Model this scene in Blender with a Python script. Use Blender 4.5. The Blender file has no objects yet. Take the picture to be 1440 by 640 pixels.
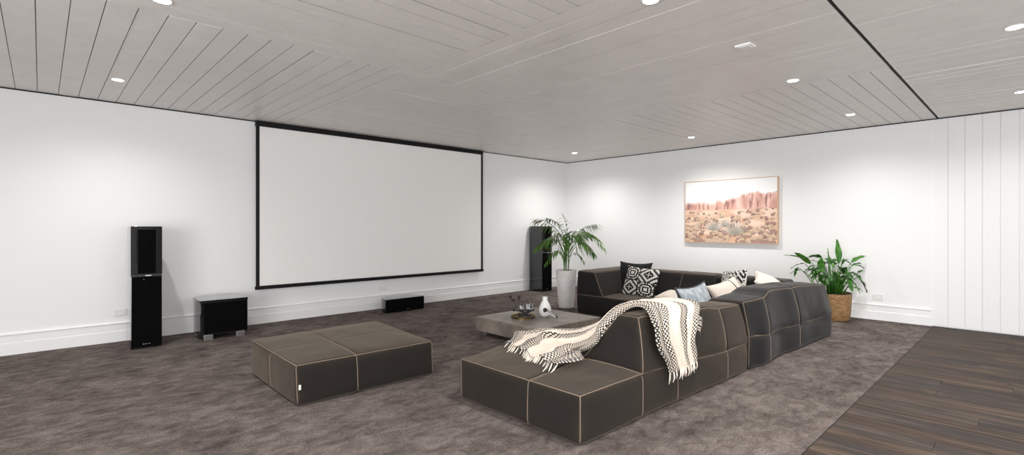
import bpy, bmesh, math, random
from mathutils import Vector, Matrix, noise
C = bpy.context.scene.collection
SC = bpy.context.scene
PI = math.pi
rnd = random.Random(7)
H = 2.70                     # ceiling height
XR = 8.436                   # right wall plane
YL = 7.147                   # screen wall plane
XB, YB = -3.2, -3.4          # the two walls behind the viewpoint

# ------------------------------------------------------------------ materials
MATS = {}
def srgb(r, g, b):
    f = lambda c: (c/255/12.92) if c/255 <= .04045 else ((c/255+.055)/1.055)**2.4
    return (f(r), f(g), f(b), 1)

class NT:
    def __init__(s, name):
        s.m = bpy.data.materials.new(name); s.m.use_nodes = True
        s.t = s.m.node_tree; s.b = s.t.nodes['Principled BSDF']
    def n(s, typ, **kw):
        nd = s.t.nodes.new(typ)
        for k, v in kw.items(): setattr(nd, k, v)
        return nd
    def l(s, a, b): s.t.links.new(a, b)
    def coords(s, kind='Object', scale=(1, 1, 1), rot=(0, 0, 0)):
        tc = s.n('ShaderNodeTexCoord'); mp = s.n('ShaderNodeMapping')
        mp.inputs['Scale'].default_value = scale; mp.inputs['Rotation'].default_value = rot
        s.l(tc.outputs[kind], mp.inputs['Vector']); return mp.outputs['Vector']
    def noise(s, vec, scale, detail=3, rough=.5, dist=0):
        nd = s.n('ShaderNodeTexNoise'); nd.inputs['Scale'].default_value = scale
        nd.inputs['Detail'].default_value = detail; nd.inputs['Roughness'].default_value = rough
        nd.inputs['Distortion'].default_value = dist
        s.l(vec, nd.inputs['Vector']); return nd.outputs['Fac']
    def ramp(s, fac, stops, interp='LINEAR'):
        r = s.n('ShaderNodeValToRGB'); r.color_ramp.interpolation = interp
        el = r.color_ramp.elements
        while len(el) < len(stops): el.new(.5)
        for e, (p, c) in zip(el, stops): e.position = p; e.color = c
        s.l(fac, r.inputs['Fac']); return r.outputs['Color']
    def mix(s, fac, a, b, blend='MIX'):
        m = s.n('ShaderNodeMix', data_type='RGBA', blend_type=blend)
        for sock, v in ((m.inputs[0], fac), (m.inputs[6], a), (m.inputs[7], b)):
            if hasattr(v, 'is_output'): s.l(v, sock)
            else: sock.default_value = v
        return m.outputs[2]
    def math(s, op, a, b=0., c=None):
        m = s.n('ShaderNodeMath', operation=op)
        for i, v in enumerate((a, b) if c is None else (a, b, c)):
            if hasattr(v, 'is_output'): s.l(v, m.inputs[i])
            else: m.inputs[i].default_value = v
        return m.outputs[0]
    def bump(s, h, strength, dist):
        b = s.n('ShaderNodeBump'); b.inputs['Strength'].default_value = strength
        b.inputs['Distance'].default_value = dist
        s.l(h, b.inputs['Height']); s.l(b.outputs['Normal'], s.b.inputs['Normal'])
    def col(s, c):
        if hasattr(c, 'is_output'): s.l(c, s.b.inputs['Base Color'])
        else: s.b.inputs['Base Color'].default_value = c
    def set(s, **kw):
        for k, v in kw.items(): s.b.inputs[k.replace('_', ' ')].default_value = v
    def done(s, key): MATS[key] = s.m; return s.m

def plain(key, col, rough=.5, metal=0., bump=None, **kw):
    t = NT(key); t.set(Roughness=rough, Metallic=metal, **kw)
    v = t.coords()
    nz = t.noise(v, 9, 3)
    lo = tuple(x*.93 for x in col[:3])+(1,); hi = tuple(min(1, x*1.06) for x in col[:3])+(1,)
    t.col(t.ramp(nz, [(.3, lo), (.7, hi)]))
    if bump: t.bump(t.noise(v, bump[0], 2), bump[1], bump[2])
    return t.done(key)

t = NT('wall_paint'); t.col((.86, .86, .862, 1)); t.set(Roughness=.6); t.bump(t.noise(t.coords(), 220, 2), .05, .001); t.done('wall_paint')
t = NT('trim_paint'); t.col((.88, .88, .88, 1)); t.set(Roughness=.35); t.done('trim_paint')
plain('black_gap', (.012, .012, .012, 1), .8)
plain('black_satin', (.009, .009, .0095, 1), .4, Specular_IOR_Level=.2)
plain('gloss_black', (.010, .010, .011, 1), .035, Coat_Weight=.6)
plain('speaker_cloth', (.004, .004, .004, 1), 1, Specular_IOR_Level=.02)
plain('groove_shade', (.16, .15, .145, 1), .9)
plain('grey_slot', (.25, .25, .25, 1), .6)
plain('silver', (.62, .62, .63, 1), .3, 1.)
plain('white_plastic', (.82, .82, .81, 1), .35)
t = NT('screen_white'); t.col((.90, .89, .875, 1)); t.set(Roughness=.85); t.done('screen_white')
plain('frame_wood', srgb(205, 172, 142), .5)
plain('white_pot', (.80, .77, .75, 1), .45, bump=(30, .1, .003))
plain('soil', srgb(92, 66, 42), .95, bump=(60, 1, .01))
plain('brass', (.24, .18, .08, 1), .3, 1.)
plain('black_wood', (.014, .011, .010, 1), .4)
plain('vase_white', (.85, .84, .83, 1), .3)
plain('velvet_black', (.012, .012, .013, 1), .95)
plain('piping_tan', srgb(130, 114, 98), .8)
plain('tag_white', (.75, .74, .7, 1), .7)
plain('piping_dark', srgb(52, 55, 60), .8)
plain('castor_grey', (.55, .55, .55, 1), .3, .8)
plain('palm_stem', srgb(70, 92, 40), .5)

t = NT('ceiling_paint'); v = t.coords()                        # satin white boards with brushed streaks
g1 = t.noise(t.coords(scale=(1, 1, 1)), 5, 4, .6)
t.col(t.ramp(g1, [(.3, (.76, .725, .69, 1)), (.7, (.82, .785, .75, 1))]))
t.set(Roughness=.34); t.bump(t.noise(v, 40, 3), .12, .002); t.done('ceiling_paint')

def fabric(key, dark, light, sheen=(.75, .62, .50, 1)):
    t = NT(key); v = t.coords()
    big = t.noise(v, 2.6, 4, .6, .4)
    streak = t.noise(t.coords(scale=(60, 60, 6)), 3, 4, .65)
    c = t.mix(t.math('MULTIPLY', big, 1.), dark, light)
    c2 = t.mix(t.math('MULTIPLY', streak, .55), c, tuple(x*1.7 for x in light[:3])+(1,))
    at = t.n('ShaderNodeAttribute', attribute_name='wear')      # canvas rubbed pale along its seams
    c3 = t.mix(t.math('MULTIPLY', at.outputs['Fac'], .5), c2, srgb(98, 84, 70))
    t.col(c3); t.set(Roughness=.75, Sheen_Weight=.34, Sheen_Roughness=.38, Specular_IOR_Level=.15, Sheen_Tint=sheen)
    t.bump(t.noise(v, 260, 3, .7), .35, .002); return t.done(key)
fabric('canvas_brown', srgb(21, 19, 18), srgb(35, 31, 28))
fabric('canvas_charcoal', srgb(20, 19, 19), srgb(34, 32, 32))
fabric('canvas_slate', srgb(11, 11, 12), srgb(21, 21, 22), (.50, .48, .47, 1))

t = NT('carpet'); v = t.coords()
b1 = t.noise(v, 2.2, 6, .68, .35); b2 = t.noise(t.coords(scale=(1, 1.7, 1), rot=(0, 0, .6)), 6.5, 7, .74, .45); fine = t.noise(v, 75, 5, .85)
m = t.math('ADD', t.math('MULTIPLY', b1, .40), t.math('MULTIPLY', b2, .60))
c = t.ramp(m, [(.37, srgb(76, 68, 65)), (.48, srgb(116, 106, 102)), (.60, srgb(150, 140, 135))])
c = t.mix(t.ramp(fine, [(.40, (0, 0, 0, 1)), (.62, (.62, .62, .62, 1))]), c, srgb(46, 41, 39), 'MIX')
f2 = t.noise(v, 320, 2, .8)
c = t.mix(t.ramp(f2, [(.45, (0, 0, 0, 1)), (.7, (.5, .5, .5, 1))]), c, srgb(112, 104, 100))
t.col(c); t.set(Roughness=1, Specular_IOR_Level=.03)
hh = t.math('ADD', t.math('MULTIPLY', m, 2.2), t.math('MULTIPLY', t.noise(v, 170, 3, .8), .5))
t.bump(hh, .8, .02); t.done('carpet')

t = NT('timber')                                               # planks are separate islands, tinted per plank
at = t.n('ShaderNodeAttribute', attribute_name='tint')
vec = t.n('ShaderNodeTexCoord').outputs['Object']
add = t.n('ShaderNodeVectorMath', operation='ADD'); t.l(vec, add.inputs[0]); 
sc = t.n('ShaderNodeVectorMath', operation='SCALE'); t.l(at.outputs['Color'], sc.inputs[0]); sc.inputs['Scale'].default_value = 30
t.l(sc.outputs[0], add.inputs[1])
mp = t.n('ShaderNodeMapping'); mp.inputs['Scale'].default_value = (10, .8, 1); t.l(add.outputs[0], mp.inputs['Vector'])
gr = t.noise(mp.outputs[0], 1.6, 6, .68, .8); gf = t.noise(mp.outputs[0], 9, 4, .7)
c = t.ramp(gr, [(.34, srgb(30, 24, 22)), (.5, srgb(66, 54, 46)), (.64, srgb(118, 100, 84))])
c = t.mix(t.math('MULTIPLY', gf, .5), c, srgb(38, 33, 31))
c = t.mix(.45, c, t.ramp(at.outputs['Fac'], [(0, srgb(34, 29, 27)), (.35, srgb(72, 59, 49)), (.6, srgb(58, 55, 56)), (.8, srgb(44, 38, 36)), (1, srgb(84, 70, 58))]), 'MIX')
t.col(c); t.set(Roughness=.6, Specular_IOR_Level=.12); t.bump(gf, .15, .002); t.done('timber')

t = NT('concrete'); v = t.coords()
n1 = t.noise(v, 3, 5, .6, .3); n2 = t.noise(t.coords(scale=(1, 9, 1)), 6, 3)
t.col(t.ramp(t.math('ADD', t.math('MULTIPLY', n1, .7), t.math('MULTIPLY', n2, .08)), [(.30, srgb(96, 88, 80)), (.52, srgb(146, 136, 127))]))
t.set(Roughness=.38); t.bump(t.noise(v, 60, 3), .08, .002); t.done('concrete')

t = NT('wicker'); v = t.coords('UV')
w1 = t.n('ShaderNodeTexBrick'); w1.inputs['Scale'].default_value = 1; w1.inputs['Brick Width'].default_value = .04
w1.inputs['Row Height'].default_value = .012; w1.inputs['Mortar Size'].default_value = .0016; w1.inputs['Mortar Smooth'].default_value = .8
w1.inputs['Color1'].default_value = srgb(196, 158, 108); w1.inputs['Color2'].default_value = srgb(150, 112, 70); w1.inputs['Mortar'].default_value = srgb(72, 48, 26)
t.l(v, w1.inputs['Vector']); nz = t.noise(t.coords('UV', scale=(30, 140, 1)), 1, 4, .7)
t.col(t.mix(t.ramp(nz, [(.42, (0, 0, 0, 1)), (.7, (.4, .4, .4, 1))]), w1.outputs['Color'], srgb(104, 72, 42)))
t.set(Roughness=.75); t.bump(t.math('SUBTRACT', 1, w1.outputs['Fac']), .6, .006); t.done('wicker')

def leafmat(key, a, b):
    t = NT(key); v = t.coords()
    t.col(t.ramp(t.noise(v, 12, 3), [(.3, a), (.7, b)])); t.set(Roughness=.36)
    t.b.inputs['Subsurface Weight'].default_value = .12; t.b.inputs['Subsurface Radius'].default_value = (.01, .02, .005)
    return t.done(key)
leafmat('leaf_palm', srgb(30, 62, 16), srgb(100, 144, 48))
leafmat('leaf_lily', srgb(34, 92, 20), srgb(84, 148, 44))
leafmat('leaf_lily_dark', srgb(22, 66, 18), srgb(56, 110, 34))

t = NT('vertex_paint'); at = t.n('ShaderNodeAttribute', attribute_name='Col'); t.col(at.outputs['Color']); t.set(Roughness=.8)
t.bump(t.noise(t.coords(), 400, 2), .2, .001); t.done('vertex_paint')
t = NT('art_print'); at = t.n('ShaderNodeAttribute', attribute_name='Col'); t.col(at.outputs['Color']); t.set(Roughness=.6); t.done('art_print')

def cloth_plain(key, a, b):
    t = NT(key); v = t.coords(); t.col(t.ramp(t.noise(v, 14, 3), [(.3, a), (.7, b)])); t.set(Roughness=.9, Sheen_Weight=.2)
    t.bump(t.noise(v, 300, 2), .3, .0015); return t.done(key)
cloth_plain('linen_cream', srgb(214, 202, 190), srgb(232, 222, 212))
cloth_plain('velvet_blue', srgb(118, 128, 138), srgb(186, 194, 200))
cloth_plain('fringe_cream', srgb(210, 196, 180), srgb(232, 220, 206))
cloth_plain('fringe_black', srgb(34, 32, 32), srgb(70, 66, 64))

t = NT('throw_weave'); uv = t.n('ShaderNodeTexCoord').outputs['UV']; sp = t.n('ShaderNodeSeparateXYZ'); t.l(uv, sp.inputs[0])
U, V = sp.outputs[0], sp.outputs[1]                            # U in metres across, V in metres along
warp = t.noise(uv, 18, 2)
Uw = t.math('ADD', U, t.math('MULTIPLY', warp, .006)); Vw = t.math('ADD', V, t.math('MULTIPLY', warp, .006))
su = t.math('SINE', t.math('MULTIPLY', Uw, 2*PI/.040)); sv = t.math('SINE', t.math('MULTIPLY', Vw, 2*PI/.034))
p = t.math('MULTIPLY', su, sv)
chk = t.math('GREATER_THAN', p, -.02)
s2 = t.math('SINE', t.math('MULTIPLY', Vw, 2*PI/.017)); s3 = t.math('SINE', t.math('MULTIPLY', Uw, 2*PI/.12))
lines = t.math('MULTIPLY', t.math('GREATER_THAN', s2, .1), t.math('GREATER_THAN', s3, .55))
dots = t.math('MAXIMUM', chk, lines)
band = t.n('ShaderNodeValToRGB'); band.color_ramp.interpolation = 'CONSTANT'
st = [(0, 1), (.30, 0), (.55, 1), (.70, 0), (.86, 1)]
el = band.color_ramp.elements
while len(el) < len(st): el.new(.5)
for e, (pp, vv) in zip(el, st): e.position = pp; e.color = (vv, vv, vv, 1)
t.l(t.math('DIVIDE', U, .9), band.inputs[0])
msk = t.math('MULTIPLY', dots, band.outputs[0])
t.col(t.mix(msk, srgb(222, 208, 192), srgb(22, 21, 22)))
t.set(Roughness=.95, Sheen_Weight=.2); t.bump(t.noise(uv, 260, 2), .5, .003); t.done('throw_weave')

t = NT('glass'); t.set(Roughness=.02, IOR=1.45); t.b.inputs['Transmission Weight'].default_value = 1; t.col((.95, .96, .96, 1)); t.done('glass')
t = NT('lamp_glow'); t.b.inputs['Emission Color'].default_value = (1, .97, .93, 1); t.b.inputs['Emission Strength'].default_value = 60; t.done('lamp_glow')

# ------------------------------------------------------------------ helpers
def link_mesh(name, me, mat=None, parent=None):
    o = bpy.data.objects.new(name, me); C.objects.link(o)
    if mat is not None:
        for m in (mat if isinstance(mat, (list, tuple)) else [mat]): me.materials.append(MATS[m])
    if parent is not None: o.parent = parent
    return o
def obj(name, bm, mat, parent=None, smooth=None, bevel=None):
    me = bpy.data.meshes.new(name); bmesh.ops.recalc_face_normals(bm, faces=bm.faces); bm.to_mesh(me); bm.free()
    o = link_mesh(name, me, mat, parent)
    if smooth is not None:
        for p in me.polygons: p.use_smooth = True
        if smooth < 180:
            for e in me.edges: pass
            me.set_sharp_from_angle(angle=math.radians(smooth))
    if bevel:
        md = o.modifiers.new('bevel', 'BEVEL'); md.width = bevel; md.segments = 2; md.limit_method = 'ANGLE'
    return o
def tag(o, label, cat, group=None):
    o['label'] = label; o['category'] = cat
    if group: o['group'] = group
    return o
def thing(name, label, cat, loc=(0, 0, 0), rotz=0, group=None):
    o = bpy.data.objects.new(name, None); C.objects.link(o); o.location = loc; o.rotation_euler = (0, 0, rotz)
    o.empty_display_size = .1
    return tag(o, label, cat, group)
def struct(name, bm, mat, **kw):
    o = obj(name, bm, mat, None, **kw); o['kind'] = 'structure'; return o
def B(): return bmesh.new()
def box(bm, x0, x1, y0, y1, z0, z1):
    vs = [bm.verts.new((x, y, z)) for x in (x0, x1) for y in (y0, y1) for z in (z0, z1)]
    for f in ((0, 1, 3, 2), (4, 6, 7, 5), (0, 4, 5, 1), (2, 3, 7, 6), (0, 2, 6, 4), (1, 5, 7, 3)): bm.faces.new([vs[i] for i in f])
    return vs
def prism(bm, pts, z0, z1):
    a = [bm.verts.new((x, y, z0)) for x, y in pts]; b = [bm.verts.new((x, y, z1)) for x, y in pts]
    n = len(pts)
    for i in range(n): bm.faces.new((a[i], a[(i+1) % n], b[(i+1) % n], b[i]))
    bm.faces.new(a[::-1]); bm.faces.new(b)
def lathe(bm, prof, cx=0, cy=0, seg=40, uvscale=None):
    rings = []
    for r, z in prof:
        rings.append([bm.verts.new((cx+r*math.cos(2*PI*i/seg), cy+r*math.sin(2*PI*i/seg), z)) for i in range(seg)] if r > 1e-6 else [bm.verts.new((cx, cy, z))])
    uvl = bm.loops.layers.uv.verify() if uvscale else None
    for k in range(len(rings)-1):
        a, b = rings[k], rings[k+1]
        for i in range(seg):
            j = (i+1) % seg
            if len(a) == 1 and len(b) == 1: continue
            if len(a) == 1: f = bm.faces.new((a[0], b[i], b[j]))
            elif len(b) == 1: f = bm.faces.new((a[i], a[j], b[0]))
            else:
                f = bm.faces.new((a[i], a[j], b[j], b[i]))
                if uvl:
                    R = uvscale
                    for lp, (uu, kk) in zip(f.loops, ((i, k), (i+1, k), (i+1, k+1), (i, k+1))):
                        lp[uvl].uv = (uu/seg*2*PI*R, prof[kk][1])
def tube(bm, pts, r, seg=8, caps=True):
    pts = [Vector(p) for p in pts]; n = len(pts)
    rs = r if isinstance(r, (list, tuple)) else [r]*n
    rings = []; up = None
    for i, p in enumerate(pts):
        d = (pts[min(i+1, n-1)]-pts[max(i-1, 0)]).normalized()
        if up is None: up = Vector((0, 0, 1)) if abs(d.z) < .9 else Vector((1, 0, 0))
        s = d.cross(up).normalized(); up = s.cross(d).normalized()
        rings.append([bm.verts.new(p+(s*math.cos(2*PI*k/seg)+up*math.sin(2*PI*k/seg))*rs[i]) for k in range(seg)])
    for a, b in zip(rings, rings[1:]):
        for k in range(seg): bm.faces.new((a[k], a[(k+1) % seg], b[(k+1) % seg], b[k]))
    if caps: bm.faces.new(rings[0][::-1]); bm.faces.new(rings[-1])
def ball(bm, c, r, seg=12):
    prof = [(r*math.sin(PI*i/seg) if 0 < i < seg else 0, c[2]-r*math.cos(PI*i/seg)) for i in range(seg+1)]
    lathe(bm, prof, c[0], c[1], seg)
def lerp(a, b, t): return a+(b-a)*t
def pw(x, pts):
    if x <= pts[0][0]: return pts[0][1]
    for (x0, y0), (x1, y1) in zip(pts, pts[1:]):
        if x <= x1:
            t = (x-x0)/(x1-x0); t = t*t*(3-2*t); return lerp(y0, y1, t)
    return pts[-1][1]

# ------------------------------------------------------------------ room shell
bm = B(); box(bm, XB-.1, XR+.1, YL, YL+.1, -.1, H+.1); struct('wall_left', bm, 'wall_paint')
bm = B(); box(bm, XR, XR+.1, .95, YL, -.1, H+.1); struct('wall_right', bm, 'wall_paint')
WX0, WX1, WZ = -1.5, 4.5, 2.3                                   # made-up glazed openings in the unseen walls, added for fill light
VY0, VY1 = -3.1, 2.2
bm = B(); box(bm, XB-.1, XB, YB, VY0, -.1, H+.1); box(bm, XB-.1, XB, VY1, YL, -.1, H+.1); box(bm, XB-.1, XB, VY0, VY1, WZ, H+.1); struct('wall_back', bm, 'wall_paint')
bm = B(); box(bm, XB-.1, WX0, YB-.1, YB, -.1, H+.1); box(bm, WX1, XR+.1, YB-.1, YB, -.1, H+.1); box(bm, WX0, WX1, YB-.1, YB, WZ, H+.1); struct('wall_front', bm, 'wall_paint')
def added_glazing(n, a, b, ax):  # invented frames and panes, out of view, housing the fill lamps
    bm = B(); gl = B(); k = 4; w = (b-a)/k
    def bx(m, u0, u1, d0, d1, z0, z1):
        if ax == 'x': box(m, u0, u1, YB+d0, YB+d1, z0, z1)
        else: box(m, XB+d0, XB+d1, u0, u1, z0, z1)
    for i in range(k+1): u = min(max(a+i*w, a+.03), b-.03); bx(bm, u-.03, u+.03, -.08, -.02, 0, WZ)
    bx(bm, a, b, -.08, -.02, WZ-.06, WZ); bx(bm, a, b, -.08, -.02, 0, .08)
    for i in range(k): bx(gl, a+i*w+.03, a+(i+1)*w-.03, -.053, -.047, .08, WZ-.06)
    struct('window_%d' % n, bm, 'trim_paint'); struct('window_%d' % n, gl, 'glass')
added_glazing(1, WX0, WX1, 'x'); added_glazing(2, VY0, VY1, 'y')
def daylight(loc, rot, sx, sy, power):  # area lamp added at an invented opening to lift ceiling and walls
    ld = bpy.data.lights.new('window_daylight', 'AREA'); ld.shape = 'RECTANGLE'; ld.size = sx; ld.size_y = sy; ld.energy = power; ld.color = (.97, .985, 1)
    o = bpy.data.objects.new('window_daylight', ld); C.objects.link(o); o.location = loc; o.rotation_euler = rot
P_FILL = 148
daylight(((WX0+WX1)/2, YB-.01, WZ/2), (PI/2, 0, 0), WX1-WX0, WZ, P_FILL)
daylight((XB-.01, (VY0+VY1)/2, WZ/2), (PI/2, 0, -PI/2), VY1-VY0, WZ, P_FILL*2.8)

def plank_profile(w, th, c):          # section across a board: bevelled edges, face towards -z
    return [(-w/2, th), (-w/2, c), (-w/2+c, 0), (w/2-c, 0), (w/2, c), (w/2, th)]
# lining boards on the right wall
bm = B(); y = .95; rr = random.Random(3)
while y > YB+.01:
    y0 = max(YB, y-.1605); g = .0022; c = .004; a, b = y0+g, y-g
    prof = [(XR+.03, a), (XR+c, a), (XR, a+c), (XR, b-c), (XR+c, b), (XR+.03, b)]
    lo = [bm.verts.new((px, py, .012)) for px, py in prof]; hi = [bm.verts.new((px, py, H-.008)) for px, py in prof]
    for i in range(6): bm.faces.new((lo[i], lo[(i+1) % 6], hi[(i+1) % 6], hi[i]))
    bm.faces.new(lo); bm.faces.new(hi[::-1]); y = y0
box(bm, XR+.012, XR+.1, YB, .948, 0, H)
struct('wall_right_boards', bm, 'wall_paint').name = 'wall_right'

# ceiling: patchwork of boards running both ways
bm = B(); rr = random.Random(11)
def patch(x0, x1, y0, y1, along, off, pitch=.1605, gap=.0022, wav=1.):
    """boards along 'x' or 'y'; off = a joint position on the other axis"""
    lo, hi = (x0, x1) if along == 'y' else (y0, y1)
    k = math.floor((lo-off)/pitch); a = off+k*pitch
    e0, e1 = (y0, y1) if along == 'y' else (x0, x1)
    while a < hi-.002:
        p, q = max(a, lo), min(a+pitch, hi); a += pitch
        if q-p < .015: continue
        g = gap; p += g; q -= g; c = .0003
        n = 9; t0 = rr.uniform(-1, 1)*.0008*wav; t1 = rr.uniform(-1, 1)*.0008*wav; cup = rr.uniform(-.0006, .0011)*wav
        sec = [(p, .016), (p, c)]
        for i in range(n):
            s = i/(n-1); sec.append((p+c+(q-p-2*c)*s, lerp(t0, t1, s)-cup*4*s*(1-s)))
        sec += [(q, c), (q, .016)]
        m = max(2, int((e1-e0)/.35)); rows = []
        ph = rr.uniform(0, 6)
        for j in range(m+1):
            e = lerp(e0+.0012, e1-.0012, j/m)
            rows.append([bm.verts.new(((u, e, H+z+.0004*math.sin(e*1.7+ph)) if along == 'y' else (e, u, H+z+.0004*math.sin(e*1.7+ph)))) for u, z in sec])
        for r0, r1 in zip(rows, rows[1:]):
            for i in range(len(sec)-1):
                f = bm.faces.new((r0[i], r0[i+1], r1[i+1], r1[i]))
                if i == 0 or i == len(sec)-2: f.material_index = 1
        bm.faces.new(rows[0]); bm.faces.new(rows[-1][::-1])
XA, XM, YM, YS, YS2 = 2.483, 5.44, 3.965, .898, .876
patch(XB, XA, YM, YL, 'y', .297)
patch(XB, XA, YS, YM, 'x', 2.005, .163)
patch(XA, XM, YS, YM, 'y', 2.483, gap=.0007, wav=2.2)
patch(XM, XR, YS, YM, 'x', 1.045, .163)
patch(XA, XM, YM, YL, 'x', YM, gap=.0007, wav=2.2)
patch(XM, XR, YM, YL, 'y', XM, gap=.0009, wav=2.2)
patch(XB, XR, YB, YS2, 'y', .10, gap=.0007, wav=2.2)
struct('ceiling', bm, ('ceiling_paint', 'groove_shade'), smooth=25)
bm = B(); box(bm, XB-.1, XR+.1, YB-.1, YL+.1, H+.014, H+.1); o = struct('ceiling_backing', bm, 'groove_shade'); o.name = 'ceiling'
bm = B(); box(bm, XB, XR, YS2+.001, YS-.001, H+.004, H+.012); struct('trim_1', bm, 'black_gap')
# black strips drawing the shadow gap where the ceiling meets the walls
bm = B(); box(bm, XB, XR, YL-.004, YL, H-.013, H); struct('shadow_strip_2', bm, 'black_gap')
bm = B(); box(bm, XR-.004, XR, YB, YL-.004, H-.013, H); struct('shadow_strip_3', bm, 'black_gap')
bm = B(); box(bm, XR-.002, XR+.012, .944, .953, 0, H-.013); struct('trim_4', bm, 'trim_paint')

# baseboards (stepped profile with a rounded top)
def skirting(name, a, b, nx, ny):
    prof = [(0, 0), (.018, 0), (.018, .118), (.014, .124), (.014, .196), (.022, .202), (.022, .212), (.016, .219), (0, .219)]
    bm = B(); A = [bm.verts.new((a[0]+nx*d, a[1]+ny*d, z)) for d, z in prof]; D = [bm.verts.new((b[0]+nx*d, b[1]+ny*d, z)) for d, z in prof]
    n = len(prof)
    for i in range(n): bm.faces.new((A[i], A[(i+1) % n], D[(i+1) % n], D[i]))
    bm.faces.new(A[::-1]); bm.faces.new(D); struct(name, bm, 'trim_paint')
skirting('baseboard_left', (XB, YL), (XR, YL), 0, -1)
skirting('baseboard_right', (XR, .95), (XR, YL), -1, 0)

# floor: carpet and timber planks
bm = B(); n1, n2 = 150, 90
x0, x1, y0, y1 = XB, XR, .927, YL
vs = [[None]*(n2+1) for _ in range(n1+1)]
for i in range(n1+1):
    for j in range(n2+1):
        x, y = lerp(x0, x1, i/n1), lerp(y0, y1, j/n2)
        z = .004*noise.noise(Vector((x*2.2, y*2.2, 0)))
        vs[i][j] = bm.verts.new((x, y, z*min(1, (y-y0)*6)))
for i in range(n1):
    for j in range(n2): bm.faces.new((vs[i][j], vs[i+1][j], vs[i+1][j+1], vs[i][j+1]))
struct('floor', bm, 'carpet', smooth=180)
bm = B(); cl = bm.loops.layers.float_color.new('tint'); x = XB; rr = random.Random(5)
while x < XR:
    y = .925; y -= rr.uniform(.3, 1.25); top = .925
    w = .178
    while top > YB:
        bot = max(y, YB); g = .0009
        v8 = len(bm.faces); box(bm, x+g, min(x+w, XR)-g, bot+g, top-g, -.02, -.003+rr.uniform(-.0003, .0003))
        bm.faces.ensure_lookup_table(); tn = (rr.random(), rr.random(), rr.random(), 1)
        for f in bm.faces[v8:]:
            for lp in f.loops: lp[cl] = tn
        top = bot; y = bot-1.22
    x += w
struct('floor_timber', bm, 'timber').name = 'floor'
bm = B(); box(bm, XB-.1, XR+.1, YB-.1, YL+.1, -.1, -.019); struct('floor', bm, 'black_gap')
bm = B(); box(bm, XB, XR, .922, .928, -.019, -.004); struct('trim_5', bm, 'black_gap')

# ------------------------------------------------------------------ downlights
LG = 'recessed ceiling downlights'
spots = [((.537, 6.03), 'recessed downlight in ceiling near screen wall, above and left of the tall speaker', .88),
         ((.546, 3.719), 'recessed downlight cut by the top frame edge, left side of the ceiling', 1.25),
         ((2.737, 1.643), 'recessed downlight cut by the top frame edge, middle of the ceiling', 1),
         ((7.396, 6.072), 'small recessed downlight in the far room corner', 1.4),
         ((7.425, 3.743), 'recessed downlight in ceiling directly in front of the framed picture', 1.75),
         ((5.235, 1.612), 'bright recessed downlight where two ceiling board directions meet, right of the square sensor', 1.35),
         ((7.358, 1.609), 'recessed downlight in ceiling boards above the potted peace lily', 1.08),
         ((4.963, .11), 'large glaring recessed downlight at upper right edge, beyond the dark ceiling seam', 1.45),
         ((7.40, .117), 'recessed downlight nearest the white lining boards, beyond the dark ceiling seam', .62)]
def spot(x, y, power, name='downlight_beam', ang=152):
    ld = bpy.data.lights.new(name, 'SPOT'); ld.energy = power; ld.spot_size = math.radians(ang); ld.spot_blend = 1
    ld.shadow_soft_size = .04; ld.color = (1, .97, .94); ld.use_nodes = False
    o = bpy.data.objects.new(name, ld); C.objects.link(o); o.location = (x, y, H-.02); return o
P_SPOT = 88
for (x, y), lab, k in spots:
    t = thing('downlight', lab, 'ceiling light', (x, y, H), 0, LG)
    bm = B(); lathe(bm, [(.044, .004), (.046, -.003), (.049, -.0065), (.055, -.006), (.058, -.002), (.058, .003)], seg=32); obj('trim_ring', bm, 'white_plastic', t, smooth=60)
    bm = B(); lathe(bm, [(0, -.0025), (.036, -.003), (.045, -.002), (.045, .002), (0, .002)], seg=32); obj('lens', bm, 'lamp_glow', t, smooth=60)
    spot(x, y, P_SPOT*k)
for x in (-1.7, .54, 2.737):
    for y in (-2.2, -.9, .11, 1.64, 3.72, 6.03):
        if (x, y) in ((.54, 3.72), (.54, 6.03), (2.737, 1.64)) or (x > 1 and y > 2): continue
        spot(x, y, P_SPOT*(1.6 if (x, y) == (2.737, .11) else .5 if x < 0 else .62))
spot(4.963, -2.2, P_SPOT); spot(7.40, -2.2, P_SPOT*.3)

# square ceiling sensor
t = thing('ceiling_sensor', 'small square white sensor plate on the ceiling boards', 'sensor', (3.957, 1.555, H))
bm = B(); box(bm, -.058, .058, -.058, .058, -.016, .0); obj('cover', bm, 'white_plastic', t, bevel=.003)
bm = B(); box(bm, -.040, .040, -.040, .040, -.0195, -.015); obj('grille', bm, 'screen_white', t, bevel=.002)

# ------------------------------------------------------------------ projector screen
t = thing('projector_screen', 'huge white projector screen with thin black border on the left wall', 'projector screen', (4.02, YL, .46))
sx0, sx1, sz0, sz1 = -1.955, 1.948, 0., 2.245
yf = -.058
bm = B(); box(bm, sx0+.03, sx1-.03, yf+.004, yf+.009, sz0+.05, sz1-.07); obj('screen_surface', bm, 'screen_white', t)
bm = B(); box(bm, sx0, sx1, yf-.012, -.002, sz1-.078, sz1-.008); obj('top_casing', bm, 'black_satin', t, bevel=.004)
bm = B(); box(bm, sx0-.012, sx1+.012, yf-.012, yf+.022, sz0, sz0+.046); obj('bottom_bar', bm, 'black_satin', t, bevel=.006)
for s in (0, 1):
    bm = B(); a = sx0 if s == 0 else sx1-.042; box(bm, a, a+.042, yf-.001, yf+.012, sz0+.04, sz1-.06); obj('side_border', bm, 'black_satin', t)

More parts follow.
